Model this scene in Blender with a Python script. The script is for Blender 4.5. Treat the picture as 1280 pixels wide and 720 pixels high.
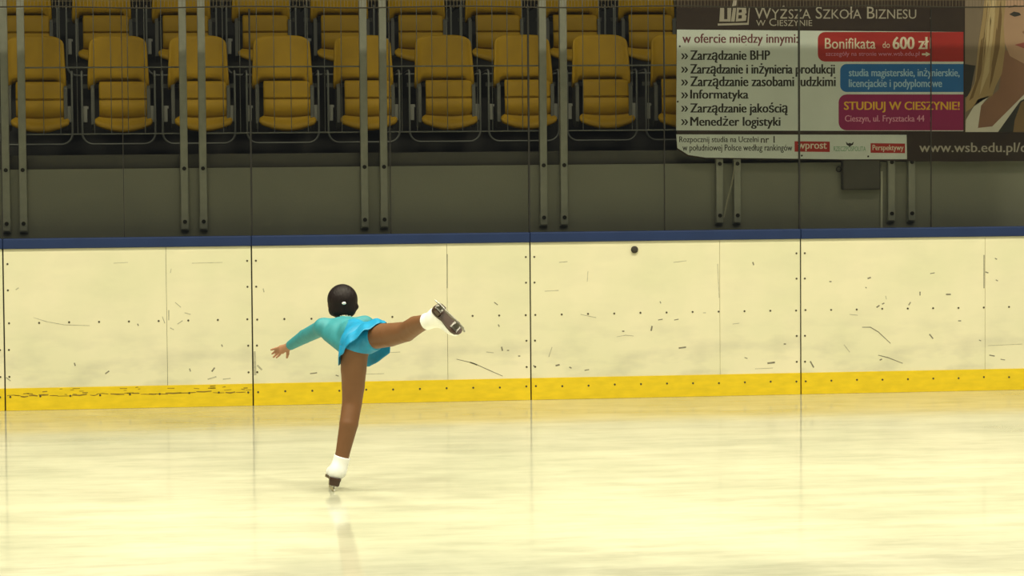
import bpy, bmesh, math, random
import numpy as np
from mathutils import Vector, Matrix

random.seed(7)
rng = np.random.default_rng(7)
for o in list(bpy.data.objects):
    bpy.data.objects.remove(o)
SC = bpy.context.scene
COL = SC.collection

# ------------------------------------------------------------------ camera
FPX, CAM_D, CAM_H, CAM_X = 3500.0, 19.965, 1.846, -2.952
PIT, YAW, ROL = (math.radians(a) for a in (2.933, 8.036, -0.453))
FW = np.array([math.sin(YAW) * math.cos(PIT), math.cos(YAW) * math.cos(PIT), -math.sin(PIT)])
_r0 = np.cross(FW, [0, 0, 1.0]); _r0 /= np.linalg.norm(_r0)
_u0 = np.cross(_r0, FW)
RT = _r0 * math.cos(ROL) + _u0 * math.sin(ROL)
UP = -_r0 * math.sin(ROL) + _u0 * math.cos(ROL)
CPOS = np.array([CAM_X, -CAM_D, CAM_H])
cam_data = bpy.data.cameras.new('camera')
cam_data.sensor_width = 36.0
cam_data.lens = FPX / 1280 * 36
cam_data.clip_end = 200
cam = bpy.data.objects.new('camera', cam_data)
COL.objects.link(cam)
M4 = Matrix.Identity(4)
for i in range(3):
    M4[i][0], M4[i][1], M4[i][2], M4[i][3] = RT[i], UP[i], -FW[i], CPOS[i]
cam.matrix_world = M4
SC.camera = cam

# ------------------------------------------------------------------ light
w = bpy.data.worlds.new('hall_air'); SC.world = w; w.use_nodes = True
w.node_tree.nodes['Background'].inputs[0].default_value = (0.88, 0.95, 1.0, 1)
w.node_tree.nodes['Background'].inputs[1].default_value = 0.10
LAMP_POWER = 235.0
LAMP_COLOR = (1.0, 0.945, 0.71)
LAMP_SPREAD = 122
for ly in (-4.5, -9.5, -14.5):
    for lx in (-10, -5, 0, 5, 10):
        ld = bpy.data.lights.new('hall_lamp', 'AREA')
        ld.shape = 'RECTANGLE'; ld.size = 1.6; ld.size_y = 0.8
        ld.energy = LAMP_POWER; ld.color = LAMP_COLOR; ld.spread = math.radians(LAMP_SPREAD)
        lo = bpy.data.objects.new('hall_lamp', ld); lo.location = (lx, ly, 8.5)
        COL.objects.link(lo)
SC.view_settings.view_transform = 'Standard'
SC.view_settings.look = 'None'
SC.view_settings.gamma = 1
SC.view_settings.use_curve_mapping = False
SC.view_settings.exposure = 0.05


# ------------------------------------------------------------------ helpers
def at(px, py, Y):
    """point of the plane y = Y seen at a photograph position"""
    d = FW * FPX + RT * (px - 640) - UP * (py - 360)
    return CPOS + d * ((Y - CPOS[1]) / d[1])


def srgb(r, g, b):
    return tuple((c / 255 / 12.92 if c / 255 <= 0.04045 else ((c / 255 + 0.055) / 1.055) ** 2.4) for c in (r, g, b)) + (1.0,)


def mat(name, col, rough=0.6, metal=0.0, spec=0.5, var=0.0, scale=6.0, bump=0.0, bscale=60.0, stretch=(1, 1, 1)):
    m = bpy.data.materials.new(name); m.use_nodes = True
    nt = m.node_tree; b = nt.nodes['Principled BSDF']
    b.inputs['Base Color'].default_value = col
    b.inputs['Roughness'].default_value = rough
    b.inputs['Metallic'].default_value = metal
    b.inputs['Specular IOR Level'].default_value = spec
    tc = nt.nodes.new('ShaderNodeTexCoord')
    mp = nt.nodes.new('ShaderNodeMapping'); mp.inputs['Scale'].default_value = stretch
    nt.links.new(tc.outputs['Object'], mp.inputs[0])
    n = nt.nodes.new('ShaderNodeTexNoise'); n.inputs['Scale'].default_value = scale; n.inputs['Detail'].default_value = 5
    nt.links.new(mp.outputs[0], n.inputs['Vector'])
    r = nt.nodes.new('ShaderNodeValToRGB')
    v = max(var, 0.02)
    r.color_ramp.elements[0].position = 0.3; r.color_ramp.elements[1].position = 0.7
    r.color_ramp.elements[0].color = tuple(c * (1 - v) for c in col[:3]) + (1,)
    r.color_ramp.elements[1].color = tuple(min(1, c * (1 + v * 0.5)) for c in col[:3]) + (1,)
    nt.links.new(n.outputs['Fac'], r.inputs[0]); nt.links.new(r.outputs[0], b.inputs['Base Color'])
    if bump:
        n2 = nt.nodes.new('ShaderNodeTexNoise'); n2.inputs['Scale'].default_value = bscale
        nt.links.new(mp.outputs[0], n2.inputs['Vector'])
        bp = nt.nodes.new('ShaderNodeBump'); bp.inputs['Strength'].default_value = bump; bp.inputs['Distance'].default_value = 0.01
        nt.links.new(n2.outputs['Fac'], bp.inputs['Height']); nt.links.new(bp.outputs[0], b.inputs['Normal'])
    return m


def link(name, mesh, m=None, parent=None, smooth=False):
    if m is not None:
        for mm in (m if isinstance(m, (list, tuple)) else [m]):
            mesh.materials.append(mm)
    if smooth:
        mesh.polygons.foreach_set('use_smooth', [True] * len(mesh.polygons))
    o = bpy.data.objects.new(name, mesh); COL.objects.link(o)
    if parent is not None:
        o.parent = parent
    return o


def obj(name, bm, m=None, parent=None, smooth=False):
    me = bpy.data.meshes.new(name)
    bmesh.ops.recalc_face_normals(bm, faces=bm.faces)
    bm.to_mesh(me); bm.free()
    return link(name, me, m, parent, smooth)


def tag(o, label=None, cat=None, group=None, kind=None):
    if label: o['label'] = label
    if cat: o['category'] = cat
    if group: o['group'] = group
    if kind: o['kind'] = kind
    return o


def empty(name, loc, label, cat, group=None):
    o = bpy.data.objects.new(name, None); COL.objects.link(o); o.location = loc
    o.empty_display_size = 0.1
    return tag(o, label, cat, group)


def dup(root, loc, label, group=None):
    r = root.copy(); COL.objects.link(r); r.location = loc; r['label'] = label
    if group: r['group'] = group
    for ch in list(root.children):
        c = ch.copy(); COL.objects.link(c); c.parent = r
        for g in list(ch.children):
            d = g.copy(); COL.objects.link(d); d.parent = c
    return r


def add_box(bm, x0, x1, y0, y1, z0, z1, bev=0.0):
    t = bmesh.new()
    vs = [t.verts.new((x, y, z)) for x in (x0, x1) for y in (y0, y1) for z in (z0, z1)]
    for f in ((0, 1, 3, 2), (4, 6, 7, 5), (0, 4, 5, 1), (2, 3, 7, 6), (0, 2, 6, 4), (1, 5, 7, 3)):
        t.faces.new([vs[i] for i in f])
    if bev:
        bmesh.ops.bevel(t, geom=list(t.edges), offset=bev, segments=2, affect='EDGES', profile=0.6)
    merge(bm, t)


def merge(bm, t):
    vm = {}
    for v in t.verts:
        vm[v] = bm.verts.new(v.co)
    for f in t.faces:
        try:
            bm.faces.new([vm[v] for v in f.verts])
        except ValueError:
            pass
    t.free()


def box(name, x0, x1, y0, y1, z0, z1, m, parent=None, bev=0.0):
    bm = bmesh.new(); add_box(bm, x0, x1, y0, y1, z0, z1, bev)
    return obj(name, bm, m, parent)


def add_tube(bm, pts, r, n=8, caps=True):
    pts = [Vector(p) for p in pts]
    rs = r if isinstance(r, (list, tuple)) else [r] * len(pts)
    rings = []; ref = None
    for i, p in enumerate(pts):
        a = pts[max(i - 1, 0)]; b = pts[min(i + 1, len(pts) - 1)]
        d = (b - a).normalized()
        if ref is None:
            ref = d.orthogonal().normalized()
        else:
            ref = (ref - d * ref.dot(d)).normalized()
        q = d.cross(ref)
        rings.append([bm.verts.new(p + (ref * math.cos(2 * math.pi * k / n) + q * math.sin(2 * math.pi * k / n)) * rs[i]) for k in range(n)])
    for A, B in zip(rings, rings[1:]):
        for k in range(n):
            bm.faces.new((A[k], A[(k + 1) % n], B[(k + 1) % n], B[k]))
    if caps:
        bm.faces.new(rings[0][::-1]); bm.faces.new(rings[-1])


def add_prism(bm, poly, f0, f1):
    """poly: 2-D points; f0, f1 map a 2-D point to the two 3-D faces"""
    a = [bm.verts.new(f0(p)) for p in poly]; b = [bm.verts.new(f1(p)) for p in poly]
    bm.faces.new(a[::-1]); bm.faces.new(b)
    n = len(poly)
    for i in range(n):
        bm.faces.new((a[i], a[(i + 1) % n], b[(i + 1) % n], b[i]))


def add_disc(bm, x, y, z, r, depth, n=10):
    """short round head facing -y, its back at y"""
    pts = [(x + r * math.cos(2 * math.pi * k / n), z + r * math.sin(2 * math.pi * k / n)) for k in range(n)]
    add_prism(bm, pts, lambda p: (p[0], y, p[1]), lambda p: (p[0], y - depth, p[1]))


# ------------------------------------------------------------------ materials
def ice_material():
    m = bpy.data.materials.new('ice'); m.use_nodes = True
    nt = m.node_tree; L = nt.links; b = nt.nodes['Principled BSDF']
    tc = nt.nodes.new('ShaderNodeTexCoord')

    def noise(sc, stretch, det=6, rot=0.0):
        mp = nt.nodes.new('ShaderNodeMapping'); mp.inputs['Scale'].default_value = stretch
        mp.inputs['Rotation'].default_value = (0, 0, rot)
        L.new(tc.outputs['Object'], mp.inputs[0])
        n = nt.nodes.new('ShaderNodeTexNoise'); n.inputs['Scale'].default_value = sc; n.inputs['Detail'].default_value = det
        n.inputs['Roughness'].default_value = 0.62
        L.new(mp.outputs[0], n.inputs['Vector'])
        return n.outputs['Fac']

    def ramp(f, p0, p1, c0, c1):
        r = nt.nodes.new('ShaderNodeValToRGB')
        r.color_ramp.elements[0].position = p0; r.color_ramp.elements[1].position = p1
        r.color_ramp.elements[0].color = c0; r.color_ramp.elements[1].color = c1
        L.new(f, r.inputs[0]); return r.outputs[0]
    patches = ramp(noise(0.55, (1, 0.55, 1), 5, 0.15), 0.36, 0.60, (0.47, 0.475, 0.352, 1), (0.62, 0.60, 0.455, 1))
    streak = ramp(noise(1.5, (0.5, 1.6, 1), 9, -0.12), 0.40, 0.60, (0.80, 0.80, 0.80, 1), (1, 1, 1, 1))
    scr = ramp(noise(4, (0.45, 1.2, 1), 10, 0.3), 0.36, 0.52, (0.72, 0.71, 0.69, 1), (1, 1, 1, 1))
    mx = nt.nodes.new('ShaderNodeMixRGB'); mx.blend_type = 'MULTIPLY'; mx.inputs[0].default_value = 0.8
    L.new(patches, mx.inputs[1]); L.new(streak, mx.inputs[2])
    mx2 = nt.nodes.new('ShaderNodeMixRGB'); mx2.blend_type = 'MULTIPLY'; mx2.inputs[0].default_value = 0.5
    L.new(mx.outputs[0], mx2.inputs[1]); L.new(scr, mx2.inputs[2])
    L.new(mx2.outputs[0], b.inputs['Base Color'])
    rr = ramp(noise(1.1, (0.5, 1.4, 1), 6), 0.3, 0.7, (0.05, 0.05, 0.05, 1), (0.13, 0.13, 0.13, 1))
    L.new(rr, b.inputs['Roughness'])
    b.inputs['IOR'].default_value = 1.31
    b.inputs['Specular IOR Level'].default_value = 0.44
    bp = nt.nodes.new('ShaderNodeBump'); bp.inputs['Strength'].default_value = 0.12; bp.inputs['Distance'].default_value = 0.004
    L.new(noise(7, (0.5, 1.5, 1), 6), bp.inputs['Height']); L.new(bp.outputs[0], b.inputs['Normal'])
    return m


def facing_material():
    m = bpy.data.materials.new('board_plastic'); m.use_nodes = True
    nt = m.node_tree; L = nt.links; b = nt.nodes['Principled BSDF']
    b.inputs['Roughness'].default_value = 0.42; b.inputs['Specular IOR Level'].default_value = 0.35
    g = nt.nodes.new('ShaderNodeTexCoord')

    def noise(sc, stretch, det=5):
        mp = nt.nodes.new('ShaderNodeMapping'); mp.inputs['Scale'].default_value = stretch
        L.new(g.outputs['Object'], mp.inputs[0])
        n = nt.nodes.new('ShaderNodeTexNoise'); n.inputs['Scale'].default_value = sc; n.inputs['Detail'].default_value = det
        L.new(mp.outputs[0], n.inputs['Vector']); return n.outputs['Fac']

    def ramp(f, p0, p1, c0, c1):
        r = nt.nodes.new('ShaderNodeValToRGB')
        r.color_ramp.elements[0].position = p0; r.color_ramp.elements[1].position = p1
        r.color_ramp.elements[0].color = c0; r.color_ramp.elements[1].color = c1
        L.new(f, r.inputs[0]); return r.outputs[0]
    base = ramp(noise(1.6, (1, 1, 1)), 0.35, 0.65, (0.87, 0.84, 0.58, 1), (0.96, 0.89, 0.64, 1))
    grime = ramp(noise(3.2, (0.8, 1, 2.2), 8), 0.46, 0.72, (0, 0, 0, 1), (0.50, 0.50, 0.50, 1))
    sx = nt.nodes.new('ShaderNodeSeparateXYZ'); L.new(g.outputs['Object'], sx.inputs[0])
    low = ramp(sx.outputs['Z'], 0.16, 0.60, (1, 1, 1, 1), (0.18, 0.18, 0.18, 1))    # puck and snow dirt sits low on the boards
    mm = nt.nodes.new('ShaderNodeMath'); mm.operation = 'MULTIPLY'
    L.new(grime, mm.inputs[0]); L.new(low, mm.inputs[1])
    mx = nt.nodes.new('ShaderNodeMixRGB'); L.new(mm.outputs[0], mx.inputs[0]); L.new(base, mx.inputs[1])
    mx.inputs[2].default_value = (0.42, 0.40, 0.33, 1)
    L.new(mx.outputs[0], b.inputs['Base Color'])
    return m


def glass_material():
    m = bpy.data.materials.new('rink_glass'); m.use_nodes = True
    nt = m.node_tree; L = nt.links
    nt.nodes.remove(nt.nodes['Principled BSDF'])
    out = nt.nodes['Material Output']
    t = nt.nodes.new('ShaderNodeBsdfTransparent'); t.inputs[0].default_value = (0.93, 0.93, 0.90, 1)
    g = nt.nodes.new('ShaderNodeBsdfGlossy'); g.inputs['Roughness'].default_value = 0.05
    f = nt.nodes.new('ShaderNodeFresnel'); f.inputs[0].default_value = 1.45
    n = nt.nodes.new('ShaderNodeTexNoise'); n.inputs['Scale'].default_value = 2.0
    a = nt.nodes.new('ShaderNodeMath'); a.operation = 'MULTIPLY'; L.new(f.outputs[0], a.inputs[0]); a.inputs[1].default_value = 0.8
    mx = nt.nodes.new('ShaderNodeMixShader'); L.new(a.outputs[0], mx.inputs[0]); L.new(t.outputs[0], mx.inputs[1]); L.new(g.outputs[0], mx.inputs[2])
    L.new(mx.outputs[0], out.inputs[0])
    return m


M = {}
M['ice'] = ice_material()
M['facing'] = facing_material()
M['glass'] = glass_material()
M['kick'] = mat('kick_yellow', (0.92, 0.66, 0.016, 1), 0.45, var=0.10, scale=9, stretch=(1, 1, 3))
M['cap'] = mat('cap_blue', (0.018, 0.038, 0.125, 1), 0.55, spec=0.3, var=0.12, scale=3)
M['dark'] = mat('dark_rubber', (0.015, 0.014, 0.012, 1), 0.7)
M['seam'] = mat('seam_frame', (0.05, 0.045, 0.035, 1), 0.8)
M['screw'] = mat('screw_dark', (0.10, 0.085, 0.05, 1), 0.5, metal=0.4)
M['scuff'] = mat('scuff_black', (0.26, 0.24, 0.17, 1), 0.8, var=0.3, scale=40)
M['scuff_light'] = mat('scuff_grey', (0.55, 0.52, 0.37, 1), 0.8, var=0.3, scale=30)
M['wall'] = mat('wall_grey', (0.26, 0.262, 0.21, 1), 0.85, var=0.08, scale=1.2, bump=0.1)
M['toe'] = mat('toe_board', (0.095, 0.092, 0.078, 1), 0.8, var=0.1, scale=2)
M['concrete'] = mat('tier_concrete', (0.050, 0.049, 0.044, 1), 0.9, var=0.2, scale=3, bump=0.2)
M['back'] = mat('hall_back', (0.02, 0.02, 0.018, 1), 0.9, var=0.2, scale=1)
M['post'] = mat('post_galvanised', (0.33, 0.335, 0.285, 1), 0.5, metal=0.25, var=0.12, scale=14)
M['wire'] = mat('rail_wire', (0.17, 0.175, 0.165, 1), 0.5, metal=0.3)
M['net'] = mat('net_cord', (0.16, 0.13, 0.08, 1), 0.9)
M['cable'] = mat('net_cable', (0.035, 0.03, 0.022, 1), 0.8)
M['seat'] = mat('seat_yellow', (0.35, 0.205, 0.003, 1), 0.6, spec=0.25, var=0.14, scale=5, bump=0.05, bscale=30)
M['bracket'] = mat('bracket_grey', (0.10, 0.10, 0.085, 1), 0.6)
M['tab'] = mat('tab_grey', (0.24, 0.24, 0.21, 1), 0.6)
M['frame'] = mat('seat_frame_steel', (0.13, 0.135, 0.12, 1), 0.5, metal=0.3)

# ------------------------------------------------------------------ setting
bm = bmesh.new(); add_box(bm, -24, 24, -26, 0.02, -0.05, 0.0)
tag(obj('floor', bm, M['ice']), kind='structure')
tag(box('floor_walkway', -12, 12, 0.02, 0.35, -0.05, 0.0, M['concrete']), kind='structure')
tag(box('wall_front', -12, 12, 0.35, 0.60, -0.05, 1.695, M['wall']), kind='structure')
tag(box('trim_1', -12, 12, 0.42, 0.45, 1.695, 1.795, M['toe'], bev=0.004), kind='structure')
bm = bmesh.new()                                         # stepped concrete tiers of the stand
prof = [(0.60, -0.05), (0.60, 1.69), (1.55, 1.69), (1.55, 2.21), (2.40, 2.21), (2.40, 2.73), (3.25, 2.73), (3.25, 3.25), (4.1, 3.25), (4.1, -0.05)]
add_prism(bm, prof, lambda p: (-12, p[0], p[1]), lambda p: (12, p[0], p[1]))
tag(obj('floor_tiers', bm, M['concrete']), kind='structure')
tag(box('wall_back', -12, 12, 4.1, 4.3, -0.05, 7.5, M['back']), kind='structure')

# ------------------------------------------------------------------ rink boards
CAPZ0, CAPZ1, KZ = 1.140, 1.212, 0.158
SCUFF = [  # polylines of stick, puck and blade marks: photo points, width in cm, grey?
    ([(42, 397), (58, 402), (80, 406), (112, 407)], 0.7, 1), ([(136, 464), (132, 467)], 1.4, 0), ([(268, 460), (265, 464)], 1.5, 0),
    ([(219, 378), (226, 384)], 0.7, 1), ([(231, 391), (238, 393)], 0.8, 1), ([(222, 405), (228, 401)], 0.8, 1), ([(213, 410), (217, 412)], 0.9, 1), ([(203, 396), (206, 404)], 0.8, 1), ([(214, 336), (213, 341)], 0.6, 1),
    ([(93, 454), (94, 457)], 1.3, 0), ([(237, 461), (238, 464)], 1.1, 0), ([(277, 431), (278, 433)], 1.1, 0), ([(172, 405), (173, 407)], 1.1, 0),
    ([(240, 329), (278, 328)], 0.5, 1), ([(142, 329), (160, 328)], 0.5, 1), ([(318, 440), (319, 468)], 2.6, 1), ([(211, 388), (211, 400)], 1.2, 1),
    ([(260, 474), (270, 471)], 1.3, 1), ([(279, 474), (288, 473)], 0.9, 1), ([(8, 472), (13, 476)], 1.2, 1), ([(20, 362), (23, 360)], 1.2, 1),
    ([(571, 449), (592, 454), (612, 463), (628, 470)], 0.8, 0), ([(588, 453), (596, 456)], 1.4, 0), ([(623, 406), (624, 408)], 1.2, 0),
    ([(627, 434), (628, 438)], 1.6, 0), ([(634, 438), (636, 438)], 1.1, 0), ([(648, 445), (650, 445)], 1.1, 0), ([(695, 457), (699, 456)], 1.7, 0),
    ([(712, 459), (714, 460)], 1.3, 0), ([(731, 463), (736, 462)], 1.0, 0), ([(667, 457), (668, 458)], 1.2, 0), ([(815, 408), (814, 413)], 1.7, 0),
    ([(778, 414), (780, 414)], 1.4, 0), ([(771, 421), (782, 419), (792, 420)], 0.7, 1), ([(849, 435), (857, 434)], 1.6, 0), ([(879, 391), (882, 391)], 0.9, 1),
    ([(823, 400), (828, 399)], 0.9, 0), ([(843, 400), (848, 399)], 0.9, 0), ([(825, 377), (826, 379)], 0.9, 0), ([(699, 328), (709, 327)], 0.8, 1),
    ([(681, 364), (698, 363)], 0.7, 1), ([(842, 328), (858, 326)], 0.6, 1), ([(726, 393), (745, 397)], 0.7, 1),
    ([(735, 339), (734, 352)], 0.5, 1), ([(618, 378), (622, 381)], 1.0, 0), ([(608, 440), (617, 441)], 0.7, 1), ([(690, 434), (686, 446)], 0.8, 1),
    ([(941, 328), (942, 331)], 1.4, 0), ([(1037, 352), (1039, 352)], 1.3, 0), ([(1085, 348), (1088, 347)], 1.7, 0), ([(1082, 359), (1083, 360)], 0.9, 0),
    ([(1096, 384), (1099, 382)], 1.5, 0), ([(1103, 380), (1105, 379)], 1.3, 0), ([(1107, 370), (1108, 374)], 0.7, 1), ([(1136, 381), (1138, 378)], 1.2, 0),
    ([(1150, 365), (1150, 369)], 1.3, 0), ([(1183, 368), (1188, 368)], 1.5, 0), ([(1163, 342), (1168, 341)], 0.9, 0), ([(1078, 409), (1088, 409), (1098, 415), (1113, 429)], 1.0, 0),
    ([(1055, 431), (1062, 440)], 0.9, 1), ([(1098, 444), (1110, 447), (1128, 454)], 1.0, 0), ([(1100, 450), (1102, 449)], 1.4, 0), ([(1162, 418), (1166, 423)], 1.4, 0),
    ([(960, 454), (968, 453)], 1.9, 0), ([(1013, 452), (1017, 459)], 1.5, 0), ([(980, 430), (982, 430)], 1.3, 0), ([(1198, 401), (1201, 401)], 1.1, 0),
    ([(1237, 444), (1243, 445)], 1.2, 0), ([(1251, 449), (1256, 450)], 0.8, 0), ([(1245, 350), (1247, 351)], 1.1, 0), ([(1244, 323), (1246, 324)], 1.1, 0),
    ([(1232, 340), (1235, 341)], 1.2, 0), ([(1224, 425), (1226, 426)], 0.9, 0), ([(1062, 393), (1072, 394)], 0.7, 1), ([(931, 447), (934, 448)], 0.9, 0),
    ([(1235, 432), (1278, 430)], 0.5, 1), ([(916, 405), (924, 404)], 0.6, 1), ([(1230, 319), (1230, 360)], 1.0, 0), ([(559, 318), (559, 360)], 0.9, 0),
    ([(388, 467), (396, 466)], 1.1, 0), ([(420, 469), (423, 470)], 1.1, 0), ([(480, 441), (500, 440)], 0.6, 1), ([(450, 468), (480, 467)], 0.5, 1),
    ([(329, 361), (330, 365)], 1.0, 1), ([(322, 457), (327, 462)], 1.9, 1), ([(897, 330), (899, 372)], 0.8, 1), ([(944, 461), (966, 460)], 0.5, 1)]


def add_stroke(bm, pts, wd, y):
    n = len(pts)
    L_, R_ = [], []
    for i, (x, z) in enumerate(pts):
        a = pts[max(0, i - 1)]; b = pts[min(n - 1, i + 1)]
        dx, dz = b[0] - a[0], b[1] - a[1]; l = math.hypot(dx, dz) or 1
        k = wd * (0.35 if i in (0, n - 1) and n > 2 else 0.5)
        ex = (dx / l * wd * 0.3) * (-1 if i == 0 else 1 if i == n - 1 else 0)
        ez = (dz / l * wd * 0.3) * (-1 if i == 0 else 1 if i == n - 1 else 0)
        L_.append((x + ex - dz / l * k, z + ez + dx / l * k)); R_.append((x + ex + dz / l * k, z + ez - dx / l * k))
    poly = L_ + R_[::-1]
    add_prism(bm, poly, lambda p: (p[0], y, p[1]), lambda p: (p[0], y - 0.0006, p[1]))


screw_mesh = None


def screw(parent, x, z, y):
    global screw_mesh
    if screw_mesh is None:
        b = bmesh.new(); add_disc(b, 0, 0, 0, 0.0075, 0.0016, 8)
        me = bpy.data.meshes.new('screw'); bmesh.ops.recalc_face_normals(b, faces=b.faces); b.to_mesh(me); b.free()
        me.materials.append(M['screw']); screw_mesh = me
    o = bpy.data.objects.new('screw', screw_mesh); COL.objects.link(o); o.parent = parent; o.location = (x, y, z)


SEAMS = [-5.70, -3.744, -2.003, 0.0, 2.0, 4.0]
BL = ['cream rink board at the far left edge of the photo, only its end showing',
      'cream rink board with a smudge beside its middle joint, left of the skater',
      'cream rink board directly behind the skater and her raised boot',
      'cream rink board with a round dark plug below the blue rail, below the yellow seats',
      'cream rink board on the right with curved scuffs, below the advertising banner']
marks_w = []
for pts, wd, grey in SCUFF:
    marks_w.append(([tuple(at(px, py, 0.0)[[0, 2]]) for px, py in pts], wd * 0.0066, grey))
for i, (a, b) in enumerate(zip(SEAMS, SEAMS[1:])):
    xc = (a + b) / 2
    root = empty('dasher_board', (xc, 0, 0), BL[i], 'rink board', 'rink boards along the ice')
    h0, h1 = a - xc + 0.005, b - xc - 0.005
    mid = b - xc - 0.604
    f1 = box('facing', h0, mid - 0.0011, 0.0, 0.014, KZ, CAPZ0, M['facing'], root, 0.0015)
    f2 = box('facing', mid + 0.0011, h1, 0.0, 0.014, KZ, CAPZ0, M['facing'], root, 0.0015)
    kp = box('kick_plate', h0, h1, -0.004, 0.014, 0.0005, KZ, M['kick'], root, 0.0015)
    box('cap_rail', h0 - 0.004, h1 + 0.004, -0.014, 0.115, CAPZ0, CAPZ1, M['cap'], root, 0.008)
    box('frame', a - xc + 0.0005, b - xc - 0.0005, 0.016, 0.10, 0.001, CAPZ0 - 0.001, M['seam'], root)
    x = h0 + 0.03
    n = int(round((h1 - h0 - 0.06) / 0.2))
    for k in range(n + 1):
        x = h0 + 0.03 + (h1 - h0 - 0.06) * k / n
        screw(root, x, 0.617 + random.uniform(-.002, .002), 0.0)
        screw(root, x, 0.098 + random.uniform(-.003, .003), -0.004)
    for z in (1.035, 0.85, 0.43, 0.24):
        screw(root, h0 + 0.026, z, 0.0); screw(root, h1 - 0.026, z, 0.0)
    for grey in (0, 1):
        b1 = bmesh.new()
        for pts, wd, g in marks_w:
            if g == grey and a < pts[0][0] < b:
                add_stroke(b1, [(p[0] - xc, p[1]) for p in pts], wd, -0.0002)
        if len(b1.faces):
            tag(obj('scuff_marks', b1, M['scuff_light' if grey else 'scuff'], root), kind='stuff')
        else:
            b1.free()
    if i in (1, 0):                                     # ragged dirt line along the left kick plate
        b1 = bmesh.new(); x = h0 + 0.01
        while x < h1 - 0.06:
            l = random.uniform(0.04, 0.13); z = 0.103 + random.uniform(-0.006, 0.006)
            add_stroke(b1, [(x, z), (x + l / 2, z + random.uniform(-.004, .004)), (min(x + l, h1), z + random.uniform(-.004, .004))], random.uniform(0.004, 0.011), -0.0042)
            x += l * random.uniform(0.85, 1.3)
        for _ in range(26):
            x = random.uniform(h0 + .02, h1 - .02); z = random.uniform(0.108, 0.15)
            add_stroke(b1, [(x, z), (x + random.uniform(.01, .05), z + random.uniform(-.004, .004))], random.uniform(.003, .007), -0.0042)
        tag(obj('dirt_marks', b1, mat('kick_dirt', (0.30, 0.20, 0.025, 1), 0.8, var=0.4, scale=30), kp), kind='stuff')
    if i == 3:
        q = at(793, 312, 0.0)
        b1 = bmesh.new()
        add_tube(b1, [(q[0] - xc, 0, q[2]), (q[0] - xc, -0.012, q[2]), (q[0] - xc + .001, -0.02, q[2])], [0.026, 0.026, 0.012], 14)
        tag(obj('plug', b1, M['seam'], root), 'round dark plug')

# ------------------------------------------------------------------ glass above the boards, net on top of it
GX = [-4.6, -3.744, -2.896, -1.995, -1.0, 0.005, 1.0, 2.005, 3.0, 4.0]
GL = ['clear rink glass pane at the far left edge, before the cut-off seat', 'clear rink glass pane before the leftmost yellow seats',
      'clear rink glass pane before the second post pair from the left', 'clear rink glass pane directly above the skater',
      'clear rink glass pane before the third post pair from the left', 'clear rink glass pane before the fourth post pair from the left',
      'clear rink glass pane whose right half covers the list side of the banner', 'clear rink glass pane before the red, blue and purple banner boxes',
      'clear rink glass pane at the far right, before the portrait on the banner']
for i, (a, b) in enumerate(zip(GX, GX[1:])):
    root = empty('glass_pane', (a, 0.05, CAPZ1), GL[i], 'glass pane', 'glass panes on the rink boards')
    box('pane', 0.005, b - a - 0.005, 0.0, 0.010, 0.002, 1.612, M['glass'], root)
    wd = 0.006 if i in (3, 5, 7, 9) else 0.003
    box('joint_strip', -wd, wd, -0.003, 0.013, 0.002, 1.612, M['dark'], root)
bm = bmesh.new()
x = -4.6
while x < 4.0:
    xx = x + random.uniform(-.002, .002)
    add_tube(bm, [(xx, 0.055, 2.83), (xx + random.uniform(-.003, .003), 0.055, 3.25)], 0.0016, 4, False)
    x += 0.0245
for k in range(9):
    z = 2.88 + 0.045 * k
    add_tube(bm, [(-4.6, 0.0555, z), (4.0, 0.0555, z)], 0.0012, 4, False)
add_tube(bm, [(-4.6 + 8.6 * k / 40, 0.055, 2.835 - 0.006 * math.sin(k * 0.9)) for k in range(41)], 0.005, 6)
for f in list(bm.faces)[-240:]: f.material_index = 1
tag(obj('safety_net', bm, [M['net'], M['cable']]), 'fine dark safety net hanging above the top edge of the rink glass', 'net', kind='stuff')

# ------------------------------------------------------------------ steel posts in pairs
PX = [-3.725, -3.606, -2.462, -2.328, -1.164, -1.022, 0.150, 0.302, 1.465, 1.598, 2.772, 2.927]
ORD = ['leftmost pair', 'second pair from the left', 'third pair from the left', 'fourth pair from the left', 'pair under the left part of the banner', 'pair under the middle of the banner']
post = empty('steel_post', (PX[0], 0.30, 1.255), 'left grey steel post of the leftmost pair', 'post', 'paired steel posts on the grey wall')
bm = bmesh.new(); add_box(bm, -0.027, 0.027, 0.0, 0.05, 0.0, 2.6, 0.006); obj('post_tube', bm, M['post'], post)
box('foot_plate', -0.031, 0.031, 0.03, 0.05, -0.012, 0.09, M['post'], post, 0.004)
for z in (0.055, 0.437):
    bm = bmesh.new(); add_disc(bm, 0, 0.001, z, 0.015, 0.010, 10); obj('bolt', bm, M['dark'], post)
for k in range(1, 12):
    dup(post, (PX[k], 0.30, 1.255), f"{'left' if k % 2 == 0 else 'right'} grey steel post of the {ORD[k // 2]}")

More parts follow.
